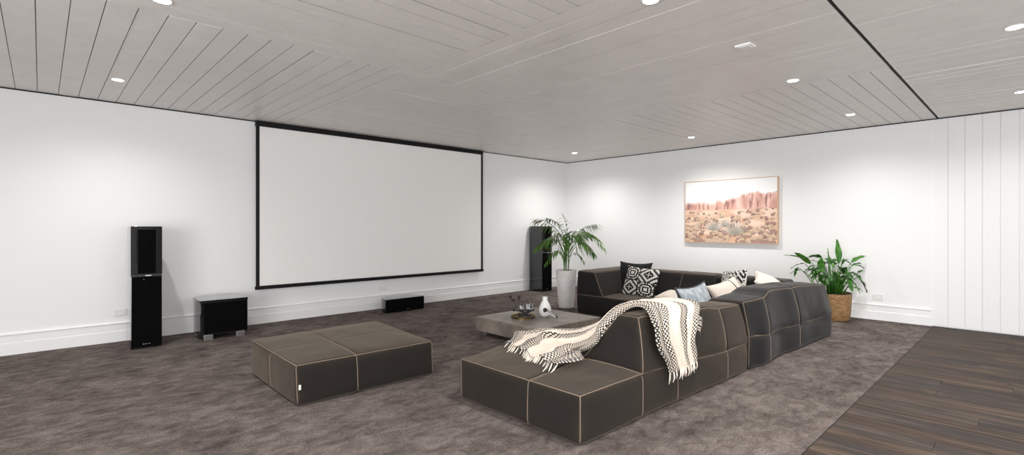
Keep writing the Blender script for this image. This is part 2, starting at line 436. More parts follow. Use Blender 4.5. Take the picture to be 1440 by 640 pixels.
# ------------------------------------------------------------------ wall plates
def plate(loc, face, label, grp, w=.115, h=.074, mat='white_plastic', kind='outlet'):
    t = thing('wall_outlet', label, 'outlet', loc, 0 if face == 'y' else -PI/2, 'wall outlets')
    bm = B(); box(bm, -w/2, w/2, -.009, 0, -h/2, h/2); p = obj('plate', bm, mat, t, bevel=.003)
    if kind == 'outlet':
        for sx in (-1, 1):
            for k in range(3):
                g = k*2*PI/3+PI/2; cx = sx*w*.24+.010*math.cos(g); cz = -.006+.010*math.sin(g)
                bm = B(); box(bm, cx-.0012, cx+.0012, -.0096, -.0085, cz-.003, cz+.003); obj('socket_slot', bm, 'grey_slot', t)
    else:
        bm = B(); box(bm, -.02, .02, -.0098, -.0085, -.01, .01); obj('centre_cap', bm, 'screen_white', t)
    return t
plate((3.915, YL, .31), 'y', 'left white double outlet plate on wall under projector screen', None)
plate((4.045, YL, .31), 'y', 'right flatter plate beside the outlet under the projector screen', None, .12, .07, 'wall_paint', 'blank')
plate((7.03, YL, .32), 'y', 'wall outlet beside the far tall speaker, in its shadow', None)
plate((.655, YL, .33), 'y', 'wall outlet just behind the left tall speaker', None)
plate((XR, 1.52, .325), 'x', 'white wall outlet beside the basket planter on the right wall', None, .13, .085)

# ------------------------------------------------------------------ speakers
def rounded_profile(w, d, back_w, r=.05, n=8):
    """footprint: flat front at y=0, sides curve in to a narrower back at y=d"""
    pts = [(-w/2, 0), (w/2, 0)]
    for i in range(1, n+1):
        s = i/n; a = s*PI/2; pts.append((lerp(w/2, back_w/2, 1-math.cos(a)), d*.66+d*.34*math.sin(a)))
    pts += [(-x, y) for x, y in reversed(pts[2:])]
    return pts
def tower(name, loc, label, hgt=1.30, strip=True):
    t = thing(name, label, 'speaker', loc, 0, 'tall black tower speakers')
    w, d = .271, .40
    bm = B(); prism(bm, rounded_profile(w, d, .15), .0, hgt-.0); obj('cabinet', bm, 'gloss_black', t, smooth=40, bevel=.004)
    bm = B(); box(bm, -w/2+.006, w/2-.002, -.014, 0, .02, .762); obj('lower_grille', bm, 'speaker_cloth', t, bevel=.004)
    # upper baffle: arched gloss surround with recessed cloth
    bm = B(); n = 10; pts = [(-w/2, 0), (w/2, 0), (w/2, -.012)] + [(lerp(w/2, -w/2, i/n), -.012-.012*math.sin(PI*i/n)) for i in range(1, n)] + [(-w/2, -.012)]
    prism(bm, pts, .785, hgt-.004); obj('upper_baffle', bm, 'black_satin', t, smooth=30)
    bm = B(); pts = [(-.078, -.010), (.078, -.010), (.078, -.024)] + [(lerp(.078, -.078, i/n), -.024-.006*math.sin(PI*i/n)) for i in range(1, n)] + [(-.078, -.024)]
    prism(bm, pts, .80, hgt-.035); obj('upper_grille', bm, 'speaker_cloth', t, smooth=30)
    for s in (-1, 1):
        bm = B(); tube(bm, [(s*.088, -.021, .92), (s*.088, -.022, 1.05), (s*.088, -.021, hgt-.04)], .005, 8); obj('chrome_strip', bm, 'black_satin', t, smooth=60)
    bm = B(); box(bm, -.030+.02, .030+.01, -.019, -.008, .770, .782); obj('badge', bm, 'silver', t, bevel=.002)
    if strip: bm = B(); box(bm, -w/2+.001, -w/2+.0045, -.012, -.001, .10, .765); obj('edge_trim', bm, 'silver', t)
    lg = logo(.0, .035); lg.parent = t; lg.location = (0.0, -.0155, .05)
    bm = B(); ball(bm, (-.025, -.014, .735), .004, 8); obj('indicator', bm, 'silver', t)
    bm = B(); box(bm, -.12, .12, .02, .33, -.001, .012); obj('plinth', bm, 'black_satin', t)
    return t
def logo(x, s):
    """tiny pale maker's mark: a round dot followed by short raised strokes"""
    bm = B(); r = .006
    pts = [(r*math.cos(2*PI*i/14)-.028, r*math.sin(2*PI*i/14)) for i in range(14)]
    def pr(pts):
        a = [bm.verts.new((px, 0, pz)) for px, pz in pts]; b = [bm.verts.new((px, .003, pz)) for px, pz in pts]; n = len(pts)
        for i in range(n): bm.faces.new((a[i], a[(i+1) % n], b[(i+1) % n], b[i]))
        bm.faces.new(a); bm.faces.new(b[::-1])
    pr(pts)
    for k, (w, h) in enumerate([(.005, .007), (.004, .006), (.006, .005), (0, 0), (.005, .008), (.006, .006)]):
        if w:
            x = -.018+k*.0085; pr([(x, -h/2), (x+w, -h/2), (x+w, h/2), (x, h/2)])
    return obj('maker_mark', bm, 'silver')
tower('tower_speaker', (.8225, 6.543, 0), 'tall black gloss tower speaker standing left of the projector screen')
tower('tower_speaker', (7.335, 6.733, 0), 'tall black tower speaker in far corner behind the potted palm', strip=False)

t = thing('subwoofer', 'squat black subwoofer with grey gloss top on silver feet, beside the left speaker', 'subwoofer', (1.556, 6.505, 0))
w, d, hh = .49, .50, .455
def chamfer(w, d, c, n=5):
    pts = [(-w/2, 0), (w/2, 0)]
    pts += [(w/2+.004, d*.30)]
    for i in range(n+1): a = i/n*PI/2; pts.append((w/2-c+c*math.cos(a), d-c+c*math.sin(a)))
    return pts+[(-x, y) for x, y in reversed(pts[2:])]
bm = B(); prism(bm, chamfer(w, d, .16), .055, hh-.022); obj('cabinet', bm, 'gloss_black', t, smooth=40, bevel=.004)
bm = B(); prism(bm, chamfer(w+.012, d+.008, .16), hh-.022, hh-.002); obj('top_panel', bm, 'gloss_black', t, smooth=40, bevel=.005)
bm = B(); box(bm, -w/2+.035, w/2-.006, -.014, 0, .075, hh-.035); obj('front_grille', bm, 'speaker_cloth', t, bevel=.005)
for sx, yy in ((-1, .0), (1, .0), (-1, .40), (1, .40)):
    bm = B(); xx = sx*.165; box(bm, xx-.045, xx+.045, yy-.014, yy+.055, 0, .062); obj('foot', bm, 'silver', t, bevel=.003)
bm = B(); box(bm, -.04, .04, .14, .17, hh-.0025, hh); obj('badge', bm, 'silver', t, bevel=.001)

t = thing('centre_speaker', 'low wide black speaker on carpet below the projector screen', 'speaker', (4.055, 6.66, 0))
w, d, hh = .675, .33, .205
pts = [(-w/2, 0), (w/2, 0)]
for i in range(1, 9): a = i/8*PI/2; pts.append((lerp(w/2, .13, 1-math.cos(a))+.0, d*math.sin(a)))
pts += [(-x, y) for x, y in reversed(pts[2:])]
bm = B(); prism(bm, pts, .006, hh-.012); obj('cabinet', bm, 'gloss_black', t, smooth=40, bevel=.003)
bm = B(); prism(bm, [(x*1.01, y*1.01-.006) for x, y in pts], hh-.012, hh); obj('top_panel', bm, 'gloss_black', t, smooth=40, bevel=.003)
bm = B(); box(bm, -w/2+.012, w/2-.004, -.014, 0, .012, hh-.016); obj('front_grille', bm, 'speaker_cloth', t, bevel=.004)
lg = logo(0, .03); lg.parent = t; lg.location = (.05, -.0155, .035)
for sx in (-1, 1):
    for yy in (.03, .2): 
        bm = B(); lathe(bm, [(0, 0), (.014, 0), (.014, .008), (0, .008)], sx*.12, yy, 12); obj('rubber_foot', bm, 'black_satin', t)

t = thing('power_adapter', 'small black box by the right wall between far speaker and tall white planter', 'adapter', (8.30, 6.96-.0, 0), .3)
bm = B(); box(bm, -.06, .06, -.06, .06, 0, .17); obj('case', bm, 'black_satin', t, bevel=.008)
bm = B(); tube(bm, [(0, .06, .03), (0, .09, .012), (-.06, .115, .008), (-.2, .11, .008)], .004, 8); obj('cable', bm, 'black_satin', t, smooth=60)

# ------------------------------------------------------------------ framed picture
def art():
    y0, y1, z0, z1 = 2.795, 4.348, 1.018, 2.088
    t = thing('framed_picture', 'framed desert landscape photograph in a pale wood frame on the right wall', 'picture', (XR, (y0+y1)/2, z0))
    w, h = y1-y0, z1-z0; D = .052; fw = .010
    def fr(a0, a1, b0, b1):
        bm = B(); box(bm, -D, 0, a0, a1, b0, b1); return bm
    obj('frame_rail', fr(-w/2, w/2, 0, fw), 'frame_wood', t); obj('frame_rail', fr(-w/2, w/2, h-fw, h), 'frame_wood', t)
    obj('frame_stile', fr(-w/2, -w/2+fw, fw, h-fw), 'frame_wood', t); obj('frame_stile', fr(w/2-fw, w/2, fw, h-fw), 'frame_wood', t)
    n, m = 260, 170; bm = B(); cl = bm.loops.layers.float_color.new('Col')
    N = lambda x, y, s, o=0: noise.noise(Vector((x*s, y*s, o)))
    F = lambda x, y, s, o=0: noise.fractal(Vector((x*s, y*s, o)), 1., 2., 4)
    R = random.Random(4)
    bushes = []
    for k in range(230):
        v = R.random()**1.3*.66; bushes.append((R.random(), v, .010+.045*(1-v/.66)*R.uniform(.5, 1), R.random()))
    bushes.sort(key=lambda b: -b[1])
    agaves = [(.33, .26, .105), (.57, .22, .13), (.46, .30, .075)]
    def lp3(a, b, s): s = max(0, min(1, s)); return tuple(a[i]+(b[i]-a[i])*s for i in range(3))
    def col(u, v):                       # u: 0 left..1 right as seen, v: 0 bottom..1 top
        ridge = .655+.03*F(u, 0, 3, 2)+(.10*max(0, min(1, (u-.30)/.5)))+.03*F(u, 0, 12, 5)
        if u > .63: ridge += .035
        if .24 < u < .36: ridge -= .03
        if v > ridge: return lp3((250, 250, 250), (240, 238, 240), (v-ridge)*.6)
        if v > .53+.02*N(u, 0, 4, 8):
            c = lp3((236, 190, 174), (196, 138, 122), .5+.9*F(u, v*.35, 14, 3))
            crack = F(u, v*.12, 34, 7)
            if crack > .12: c = lp3(c, (140, 92, 84), (crack-.12)*3)
            if v > ridge-.03: c = lp3(c, (244, 214, 202), .5)
            return c
        c = lp3((238, 206, 182), (206, 160, 130), .5+.9*F(u, v*2.2, 7, 1))
        if v < .1: c = lp3(c, (216, 160, 120), .6)
        for bu, bv, br, bt in bushes:
            dx, dy = (u-bu)*1.45, (v-bv)
            if abs(dx) < br*1.3 and abs(dy) < br:
                d = math.hypot(dx/1.3, dy)/br+.35*F(u, v, 45, bt*9)
                if d < 1:
                    base = (206, 176, 146) if bt > .35 else (158, 120, 106)
                    c = lp3(base, (108, 74, 66), max(0, -dy/br*.8+.15+.9*F(u, v, 60, 4)))
        for au, av, ar in agaves:
            dx, dy = (u-au)*1.45, v-(av-ar*.75)
            rad = math.hypot(dx, dy*.9); ang = math.atan2(dx, dy)
            if rad < ar*1.6*(.75+.25*math.cos(ang*23)) and abs(ang) < 1.35:
                s = .5+.5*math.cos(ang*27+au*9)
                c = lp3((112, 102, 90), (230, 226, 212), s*(.35+rad/ar*.55))
        g = .10*N(u, v, 160, 3); return tuple(max(0, min(255, x*(1+g))) for x in c)
    V = [[bm.verts.new((-D+.006, w/2-fw-(w-2*fw)*i/n, fw+(h-2*fw)*j/m)) for j in range(m+1)] for i in range(n+1)]
    for i in range(n):
        for j in range(m):
            f = bm.faces.new((V[i][j], V[i+1][j], V[i+1][j+1], V[i][j+1])); c = srgb(*[x+(255-x)*.13 for x in col((i+.5)/n, (j+.5)/m)])
            for lp in f.loops: lp[cl] = c
    obj('print', bm, 'art_print', t)
    bm = B(); box(bm, -D+.008, -.001, -w/2+fw, w/2-fw, fw, h-fw); obj('backing_board', bm, 'frame_wood', t)
art()

# ------------------------------------------------------------------ upholstered modules
def axis_samples(h, r, n):
    a = [-h+r*(1-math.cos(i/5*PI/2)) if False else -h+r*i/5 for i in range(5)]
    mid = [lerp(-h+r, h-r, i/n) for i in range(n+1)]
    return a+mid+[-x for x in reversed(a)]
class Soft:
    def __init__(s, size, r, warp, bulge=(.0, .0, .0), grooves=(), seed=0, amp=.004, wear_edges=True, bottom_flat=True, rb=None, n=22):
        s.h = Vector(size)/2; s.r = r; s.rb = rb if rb is not None else r; s.warp = warp; s.b = bulge; s.g = grooves; s.seed = seed; s.amp = amp; s.n = n; s.bf = bottom_flat
    def map(s, p, out=0.):
        h = s.h; r = lerp(s.rb, s.r, max(0, min(1, (p[2]/h[2]+1)/2)))
        q = Vector([max(-(h[i]-r), min(h[i]-r, p[i])) for i in range(3)]); d = p-q
        L = d.length; nrm = d/L if L > 1e-9 else Vector((0, 0, 1))
        P = q+nrm*(r+out)
        u = [p[i]/h[i] for i in range(3)]
        for i in range(3):
            j, k = (i+1) % 3, (i+2) % 3
            if i == 2 and u[2] < 0 and s.bf: continue
            P[i] += math.copysign(1, u[i])*s.b[i]*abs(u[i])**4*max(0, (1-u[j]**4))*max(0, (1-u[k]**4))
        for gr in s.g:
            ax, c = gr[:2]; dd = (p[ax]-c)/.018; g = (gr[2] if len(gr) > 2 else .006)*math.exp(-dd*dd)
            if abs(u[ax]) < .98: P -= nrm*g
        nz = noise.noise(Vector((p[0]*4+s.seed, p[1]*4, p[2]*5)))+.5*noise.noise(Vector((p[0]*11+s.seed, p[1]*11, p[2]*11)))
        P += nrm*nz*s.amp
        return Vector(s.warp(P[0]/h[0], P[1]/h[1], P[2]/h[2]))
    def mesh(s, name, mat, parent):
        R0 = max(s.r, s.rb); ax = [axis_samples(s.h[i], R0, s.n if s.h[i] > .25 else 10) for i in range(3)]
        
        for gx, gc in [q[:2] for q in s.g]:
            keep = [v for v in ax[gx] if abs(v-gc) > .045 or abs(v) > s.h[gx]-R0-.001]; ax[gx] = sorted(keep+[gc+k*.009 for k in range(-4, 5)])
        N = [len(a) for a in ax]; bm = B(); V = {}; lay = bm.verts.layers.float.new('wear')
        def vert(i, j, k):
            if (i, j, k) not in V:
                V[(i, j, k)] = (bm.verts.new(s.map(Vector((ax[0][i], ax[1][j], ax[2][k])))), Vector((ax[0][i], ax[1][j], ax[2][k])))
            return V[(i, j, k)][0]
        for a in range(3):
            b, c = (a+1) % 3, (a+2) % 3
            for side in (0, N[a]-1):
                for i in range(N[b]-1):
                    for j in range(N[c]-1):
                        q = []
                        for di, dj in ((0, 0), (1, 0), (1, 1), (0, 1)):
                            idx = [0]*3; idx[a] = side; idx[b] = i+di; idx[c] = j+dj; q.append(vert(*idx))
                        bm.faces.new(q if side else q[::-1])
        for vtx, p in V.values():
            u = sorted([s.h[i]-abs(p[i]) for i in range(3)]); dist = u[1]
            w = math.exp(-dist/.013)
            if p[2] < 0 and s.h[2]+p[2] <= u[1]+1e-6: w *= 0
            w *= .45+.8*max(0, noise.noise(Vector((p[0]*5, p[1]*5, p[2]*5+s.seed))))
            vtx[lay] = w
        return obj(name, bm, mat, parent, smooth=180)
    def seam(s, bm, pts, r=.0029, step=.03):
        out = []
        for a, b in zip(pts, pts[1:]):
            a, b = Vector(a), Vector(b); n = max(2, int((b-a).length/step))
            for i in range(n): out.append(s.map(a.lerp(b, i/n), .0015))
        out.append(s.map(Vector(pts[-1]), .0015)); tube(bm, out, r, 6)
def tri(c):
    """c[(sx,sy,sz)] corner -> trilinear map"""
    def f(u, v, w):
        a, b, g = (u+1)/2, (v+1)/2, (w+1)/2; P = Vector((0, 0, 0))
        for (i, j, k), p in c.items(): P += Vector(p)*((a if i else 1-a)*(b if j else 1-b)*(g if k else 1-g))
        return P
    return f
def loc_of(t, f):                                        # world-space warp -> local to the thing
    o = t.location.copy(); return lambda u, v, w: Vector(f(u, v, w))-o

# --- ottoman
t = thing('ottoman', 'low square dark brown canvas ottoman with tan stitching, standing alone on the carpet', 'ottoman', (1.915, 4.19, 0))
cor = {(0, 0, 0): (1.335, 3.655, .004), (1, 0, 0): (2.505, 3.64, .004), (0, 1, 0): (1.345, 4.76, .004), (1, 1, 0): (2.52, 4.76, .004),
       (0, 0, 1): (1.325, 3.655, .305), (1, 0, 1): (2.49, 3.64, .300), (0, 1, 1): (1.355, 4.78, .300), (1, 1, 1): (2.56, 4.80, .310)}
S = Soft((1.17, 1.1, .31), .022, loc_of(t, tri(cor)), (.012, .012, .016), [(0, -.12), (1, -.0, .0015)], 1, .005, rb=.028)
S.mesh('cushion', 'canvas_brown', t); bm = B(); h = S.h
S.seam(bm, [(-h.x, -h.y, -h.z*.9), (-h.x, -h.y, h.z), (h.x, -h.y, h.z), (h.x, -h.y, -h.z*.9)])
S.seam(bm, [(-h.x, -h.y, h.z), (-h.x, h.y, h.z), (h.x, h.y, h.z), (h.x, -h.y, h.z)])
S.seam(bm, [(-.0-.12, -h.y, -h.z*.9), (-.12, -h.y, h.z), (-.12, h.y, h.z), (-.12, h.y, -h.z*.9)], .003)
S.seam(bm, [(-h.x, 0, -h.z*.9), (-h.x, 0, h.z)], .0022)
S.seam(bm, [(-h.x, h.y, -h.z*.9), (-h.x, h.y, h.z)], .0022); S.seam(bm, [(h.x, h.y, -h.z*.9), (h.x, h.y, h.z)], .0022)
obj('piping', bm, 'piping_tan', t, smooth=180)
bm = B(); box(bm, -.575, -.560, -.5625, -.556, .13, .165)
obj('label_tag', bm, 'tag_white', t)

# --- sofa module A (nearest)
tA = thing('sofa_module', 'nearest sofa module, open chaise seat at one end and wedge back under the throw', 'sofa', (3.45, 2.4, 0), 0, 'modules of the low canvas sectional sofa')
def warpA(u, v, w):
    x = lerp(2.30, 4.61, (u+1)/2); g = (w+1)/2
    zt = pw(x, [(2.3, .305), (2.95, .308), (3.6, .275), (4.2, .252), (4.6, .256)])
    y0 = pw(x, [(2.3, 1.845), (3.0, 1.835), (4.6, 1.79)]); y1 = pw(x, [(2.3, 2.99), (2.9, 3.10), (4.6, 3.06)])
    return (x+(.0-.03*(1-g))*0, lerp(y0, y1, (v+1)/2), lerp(.004, zt, g))
SA = Soft((2.31, 1.22, .30), .014, loc_of(tA, warpA), (.010, .012, .012), [(1, -.15)], 5, .005, n=40, rb=.028)
SA.mesh('seat', 'canvas_brown', tA); h = SA.h; bm = B(); zb = -h.z*.92
xj = -h.x+2.31*(2.95-2.30)/2.31
SA.seam(bm, [(-h.x, h.y, h.z), (-h.x, -h.y, h.z), (h.x, -h.y, h.z)])
SA.seam(bm, [(-h.x, -h.y, zb), (-h.x, -h.y, h.z)]); SA.seam(bm, [(-h.x, h.y, zb), (-h.x, h.y, h.z)], .0022)
SA.seam(bm, [(-h.x, -.15, zb), (-h.x, -.15, h.z), (xj+.02, -.15, h.z)])
SA.seam(bm, [(xj-.01, -h.y, zb), (xj-.01, -h.y, h.z), (xj-.005, -.15, h.z)])
SA.seam(bm, [(-h.x+1.10, -h.y, zb), (-h.x+1.10, -h.y, h.z)], .0028); SA.seam(bm, [(-h.x+1.89, -h.y, zb), (-h.x+1.89, -h.y, h.z)], .0028)
def warpAb(u, v, w):
    a, b, g = (u+1)/2, (v+1)/2, (w+1)/2
    x = lerp(lerp(2.955, 3.02, g), 4.61, a)
    zt = pw(x, [(3.0, .672), (3.6, .655), (3.95, .635), (4.27, .608), (4.6, .598)])
    zb = pw(x, [(2.95, .300), (3.6, .270), (4.2, .248), (4.6, .250)])
    gg = max(0, g)**.9
    yo = lerp(pw(x, [(3.0, 1.835), (4.6, 1.79)]), pw(x, [(3.0, 1.915), (4.6, 1.86)]), max(0, g)**1.6)
    yi = lerp(2.37, pw(x, [(3.0, 2.07), (4.6, 2.14)]), gg)
    return (x, lerp(yo, yi, b), lerp(zb, zt, g))
SB = Soft((1.65, .45, .36), .030, loc_of(tA, warpAb), (.008, .010, .012), [(0, -.825+1.22)], 9, .005, n=30, rb=.008)
SB.mesh('backrest', 'canvas_brown', tA); h = SB.h
SB.seam(bm, [(-h.x, -h.y, -h.z), (-h.x, -h.y, h.z), (h.x, -h.y, h.z)]); SB.seam(bm, [(-h.x, -h.y, h.z), (-h.x, h.y, h.z), (-h.x, h.y, -h.z)], .0018)
SB.seam(bm, [(-.825+1.22, -h.y, -h.z), (-.825+1.22, -h.y, h.z)], .0028)
SB.seam(bm, [(-h.x, h.y, h.z), (h.x, h.y, h.z)], .0018)
obj('piping', bm, 'piping_tan', tA, smooth=180)

# --- sofa module B (corner, slate)
tB = thing('sofa_module', 'slate grey corner sofa module with curved back, nearest the basket planter', 'sofa', (5.75, 2.3, 0), 0, 'modules of the low canvas sectional sofa')
outB = [(4.64, 1.79), (5.0, 1.755), (5.35, 1.775), (5.9, 1.735), (6.85, 1.69)]
zsB = [(4.64, .305), (5.05, .275), (5.85, .261), (6.85, .256)]
ztB = [(4.64, .612), (5.06, .625), (5.27, .668), (5.85, .658), (6.85, .612)]
def warpB(u, v, w):
    g = (w+1)/2; x = lerp(4.645, 6.86, (u+1)/2); return (x, lerp(pw(x, outB), 3.0, (v+1)/2), lerp(.004, pw(x, zsB), g))
SC1 = Soft((2.2, 1.25, .27), .012, loc_of(tB, warpB), (.008, .010, .008), [], 15, .005, n=36, rb=.028)
SC1.mesh('seat', 'canvas_slate', tB); h = SC1.h; bm = B(); zb = -h.z*.92
SC1.seam(bm, [(-h.x, 0, h.z), (-h.x, -h.y, h.z), (h.x, -h.y, h.z), (h.x, h.y, h.z)])
for xx in (-h.x, -h.x+.40, -h.x+1.18): SC1.seam(bm, [(xx, -h.y, zb), (xx, -h.y, h.z)])
def warpBb(u, v, w):
    a, b, g = (u+1)/2, (v+1)/2, (w+1)/2
    x = lerp(4.645, lerp(6.88, 6.80, g), a)
    yo = lerp(pw(x, outB), pw(x, outB)+.055, max(0, g)**1.4); yi = lerp(2.42, pw(x, [(4.64, 2.16), (6.86, 2.10)]), g)
    return (x, lerp(yo, yi, b), lerp(pw(x, zsB)-.006, pw(x, ztB), g))
SD = Soft((2.2, .5, .37), .038, loc_of(tB, warpBb), (.012, .014, .014), [(0, -.70), (0, .08)], 19, .006, n=40, rb=.008)
SD.mesh('backrest', 'canvas_slate', tB); h = SD.h
SD.seam(bm, [(-h.x, -h.y, -h.z), (-h.x, -h.y, h.z), (h.x, -h.y, h.z)])
SD.seam(bm, [(-.70, -h.y, -h.z), (-.70, -h.y, h.z)]); SD.seam(bm, [(.08, -h.y, -h.z), (.08, -h.y, h.z)])
def warpBc(u, v, w):
    a, b, g = (u+1)/2, (v+1)/2, (w+1)/2
    xo = lerp(6.95, 6.93, g); xi = lerp(6.45, 6.62, g); return (lerp(xi, xo, a), lerp(2.12, 3.0, b), lerp(.25, .628, g))
SE = Soft((.45, .9, .37), .035, loc_of(tB, warpBc), (.01, .01, .01), [], 23, .005)
SE.mesh('end_backrest', 'canvas_slate', tB)
obj('piping', bm, 'piping_tan', tB, smooth=180)

# --- sofa module C (far, along the right wall)
tC = thing('sofa_module', 'far dark sofa module with a solid left arm, facing the projector screen side', 'sofa', (6.4, 3.9, 0), 0, 'modules of the low canvas sectional sofa')
def boxwarp(c): return loc_of(tC, tri(c))
def cw(x0, x1, y0, y1, z0, z1): return {(i, j, k): ((x0, x1)[i], (y0, y1)[j], (z0, z1)[k]) for i in (0, 1) for j in (0, 1) for k in (0, 1)}
SF = Soft((1.15, 1.75, .29), .014, boxwarp(cw(5.855, 7.0, 3.03, 4.77, .004, .285)), (.006, .006, .012), [], 31, .004, rb=.035)
SF.mesh('seat', 'canvas_charcoal', tC); h = SF.h; bm = B()
SF.seam(bm, [(-h.x, -h.y, h.z), (-h.x, h.y, h.z), (h.x, h.y, h.z)])
c = cw(5.86, 7.0, 4.29, 4.77, .28, .635); c[(0, 0, 1)] = (5.86, 4.44, .628); c[(1, 0, 1)] = (6.95, 4.44, .635); c[(0, 1, 1)] = (5.86, 4.755, .635); c[(1, 1, 1)] = (6.97, 4.755, .64)
SG = Soft((1.1, .45, .35), .025, boxwarp(c), (.006, .006, .008), [], 37, .004, rb=.008)
SG.mesh('armrest', 'canvas_charcoal', tC); h = SG.h
SG.seam(bm, [(-h.x, -h.y, -h.z), (-h.x, -h.y, h.z), (-h.x, h.y, h.z), (-h.x, h.y, -h.z)]); SG.seam(bm, [(-h.x, -h.y, h.z), (h.x*.6, -h.y, h.z)], .002)
c = cw(6.50, 7.0, 3.03, 4.5, .28, .635)
for k in ((0, 0, 1), (0, 1, 1)): c[k] = (6.68, c[k][1], .632)
for k in ((1, 0, 1), (1, 1, 1)): c[k] = (6.94, c[k][1], .638)
SH = Soft((.4, 1.5, .35), .025, boxwarp(c), (.008, .006, .008), [(1, -.28)], 41, .004, rb=.008)
SH.mesh('backrest', 'canvas_charcoal', tC); h = SH.h
SH.seam(bm, [(-h.x, -h.y, h.z), (-h.x, h.y, h.z)], .002); SH.seam(bm, [(-h.x, -.28, -h.z), (-h.x, -.28, h.z)], .0028)
obj('piping', bm, 'piping_tan', tC, smooth=180)

# ------------------------------------------------------------------ cushions
def cushion(name, label, cat, size, thick, loc, rot, mat, colf=None, edge=None, sag=0., pinch=.10, group=None, seed=0):
    """width along local x, height along local z, thickness along y; rot = euler"""
    n = 48; w, hgt = size; bm = B(); cl = bm.loops.layers.float_color.new('Col')
    def pt(i, j, s):
        u, v = i/n*2-1, j/n*2-1
        k = max(0, (1-u*u))*max(0, (1-v*v)); tt = thick/2*k**.42
        x = w/2*u*(1-pinch*(1-v*v)*u*u); z = hgt/2*v*(1-pinch*(1-u*u)*v*v)
        nz = .006*noise.noise(Vector((u*2.5+seed, v*2.5, s)))*(k**.3)+.003*noise.noise(Vector((u*7+seed, v*7, s)))*(k**.3)
        y = s*tt+nz*s+sag*(u*u-.4)*.5
        return Vector((x, y, z))
    G = {}
    def vt(i, j, s):
        key = (i, j, 0 if i in (0, n) or j in (0, n) else s)
        if key not in G: G[key] = bm.verts.new(pt(i, j, s))
        return G[key]
    for s in (-1, 1):
        for i in range(n):
            for j in range(n):
                q = [vt(i, j, s), vt(i+1, j, s), vt(i+1, j+1, s), vt(i, j+1, s)]
                f = bm.faces.new(q if s < 0 else q[::-1])
                c = colf(i/n, j/n, s) if colf else (1, 1, 1, 1)
                for lp in f.loops: lp[cl] = c
    o = bpy.data.objects.new(name, None); C.objects.link(o); o.location = loc; o.rotation_euler = rot; o.empty_display_size = .1
    tag(o, label, cat, 'loose cushions on the sectional sofa')
    obj('cover', bm, mat, o, smooth=180)
    if edge:
        bm = B(); ring = [pt(i, 0, 1) for i in range(n)]+[pt(n, j, 1) for j in range(n)]+[pt(n-i, n, 1) for i in range(n)]+[pt(0, n-j, 1) for j in range(n)]
        tube(bm, ring+[ring[0]], edge[1], 6); obj('piping', bm, edge[0], o, smooth=180)
    return o
WH, BK = srgb(228, 224, 218), srgb(14, 14, 15)
def tribal(u, v, s):
    N = 26; i, j = int(u*N), int(v*N)
    ti, tj = i % 13, j % 13; a, b = abs(ti-6), abs(tj-6)
    if (i//13+j//13) % 2 == 0:
        d = a+b
        w = d in (1,) or d == 0 or (d in (5, 6)) or (d in (9, 10))
        if d == 2 and (a == 0 or b == 0): w = True
    else:
        d = max(a, b); w = d == 0 or d == 1 or d == 3 or (d == 5 and (a+b) % 3 != 0)
        if d > 2 and abs(a-b) <= 0: w = not w
    return WH if w else BK
def maze(u, v, s):
    if s > 0: return WH
    a, b = abs(u-.5)*2, abs(v-.5)*2; d = (abs(u-.5)+abs(v-.5))*14
    w = int(d) % 2 == 0
    if a < .12 and b < .12: w = True
    if int(u*26) % 5 == 0 and int(v*26) % 3: w = not w
    return WH if w else BK
def striped(u, v, s):
    return BK if .30 < u < .345 else srgb(226, 214, 202)
cushion('cushion', 'plain black square cushion propped behind the patterned one on the far sofa', 'cushion', (.56, .50), .15, (6.55, 4.215, .515), (-.24, 0, -PI/2+.05), 'velvet_black', sag=0, seed=3, pinch=.12)
cushion('cushion', 'black and white geometric cushion propped against the black one on the far sofa', 'cushion', (.56, .44), .15, (6.36, 3.985, .485), (-.32, .06, -PI/2-.06), 'vertex_paint', tribal, seed=5, pinch=.06)
cushion('cushion', 'cream cushion lying flat on the seat beside the black and white geometric cushion', 'cushion', (.42, .40), .15, (6.32, 3.42, .325), (-1.42, .1, -PI/2), 'linen_cream', seed=8)
cushion('cushion', 'pale blue-grey velvet cushion with dark piping leaning over the sofa back', 'cushion', (.62, .46), .17, (4.90, 2.40, .475), (.35, .03, PI), 'velvet_blue', edge=('piping_dark', .012), seed=11, pinch=.14)
cushion('cushion', 'cream cushion with one black stripe, right of the blue-grey cushion', 'cushion', (.62, .44), .17, (5.86, 2.47, .465), (.55, .12, PI-.1), 'vertex_paint', striped, seed=14)
cushion('cushion', 'black and cream maze-patterned cushion standing in the sofa corner', 'cushion', (.46, .44), .15, (6.40, 2.67, .535), (-.30, -.15, -PI/2-.5), 'vertex_paint', maze, seed=17)
cushion('cushion', 'plain cream cushion slumped over the corner sofa back, furthest right', 'cushion', (.64, .48), .16, (6.52, 2.23, .565), (1.05, .12, PI+.35), 'linen_cream', seed=21)

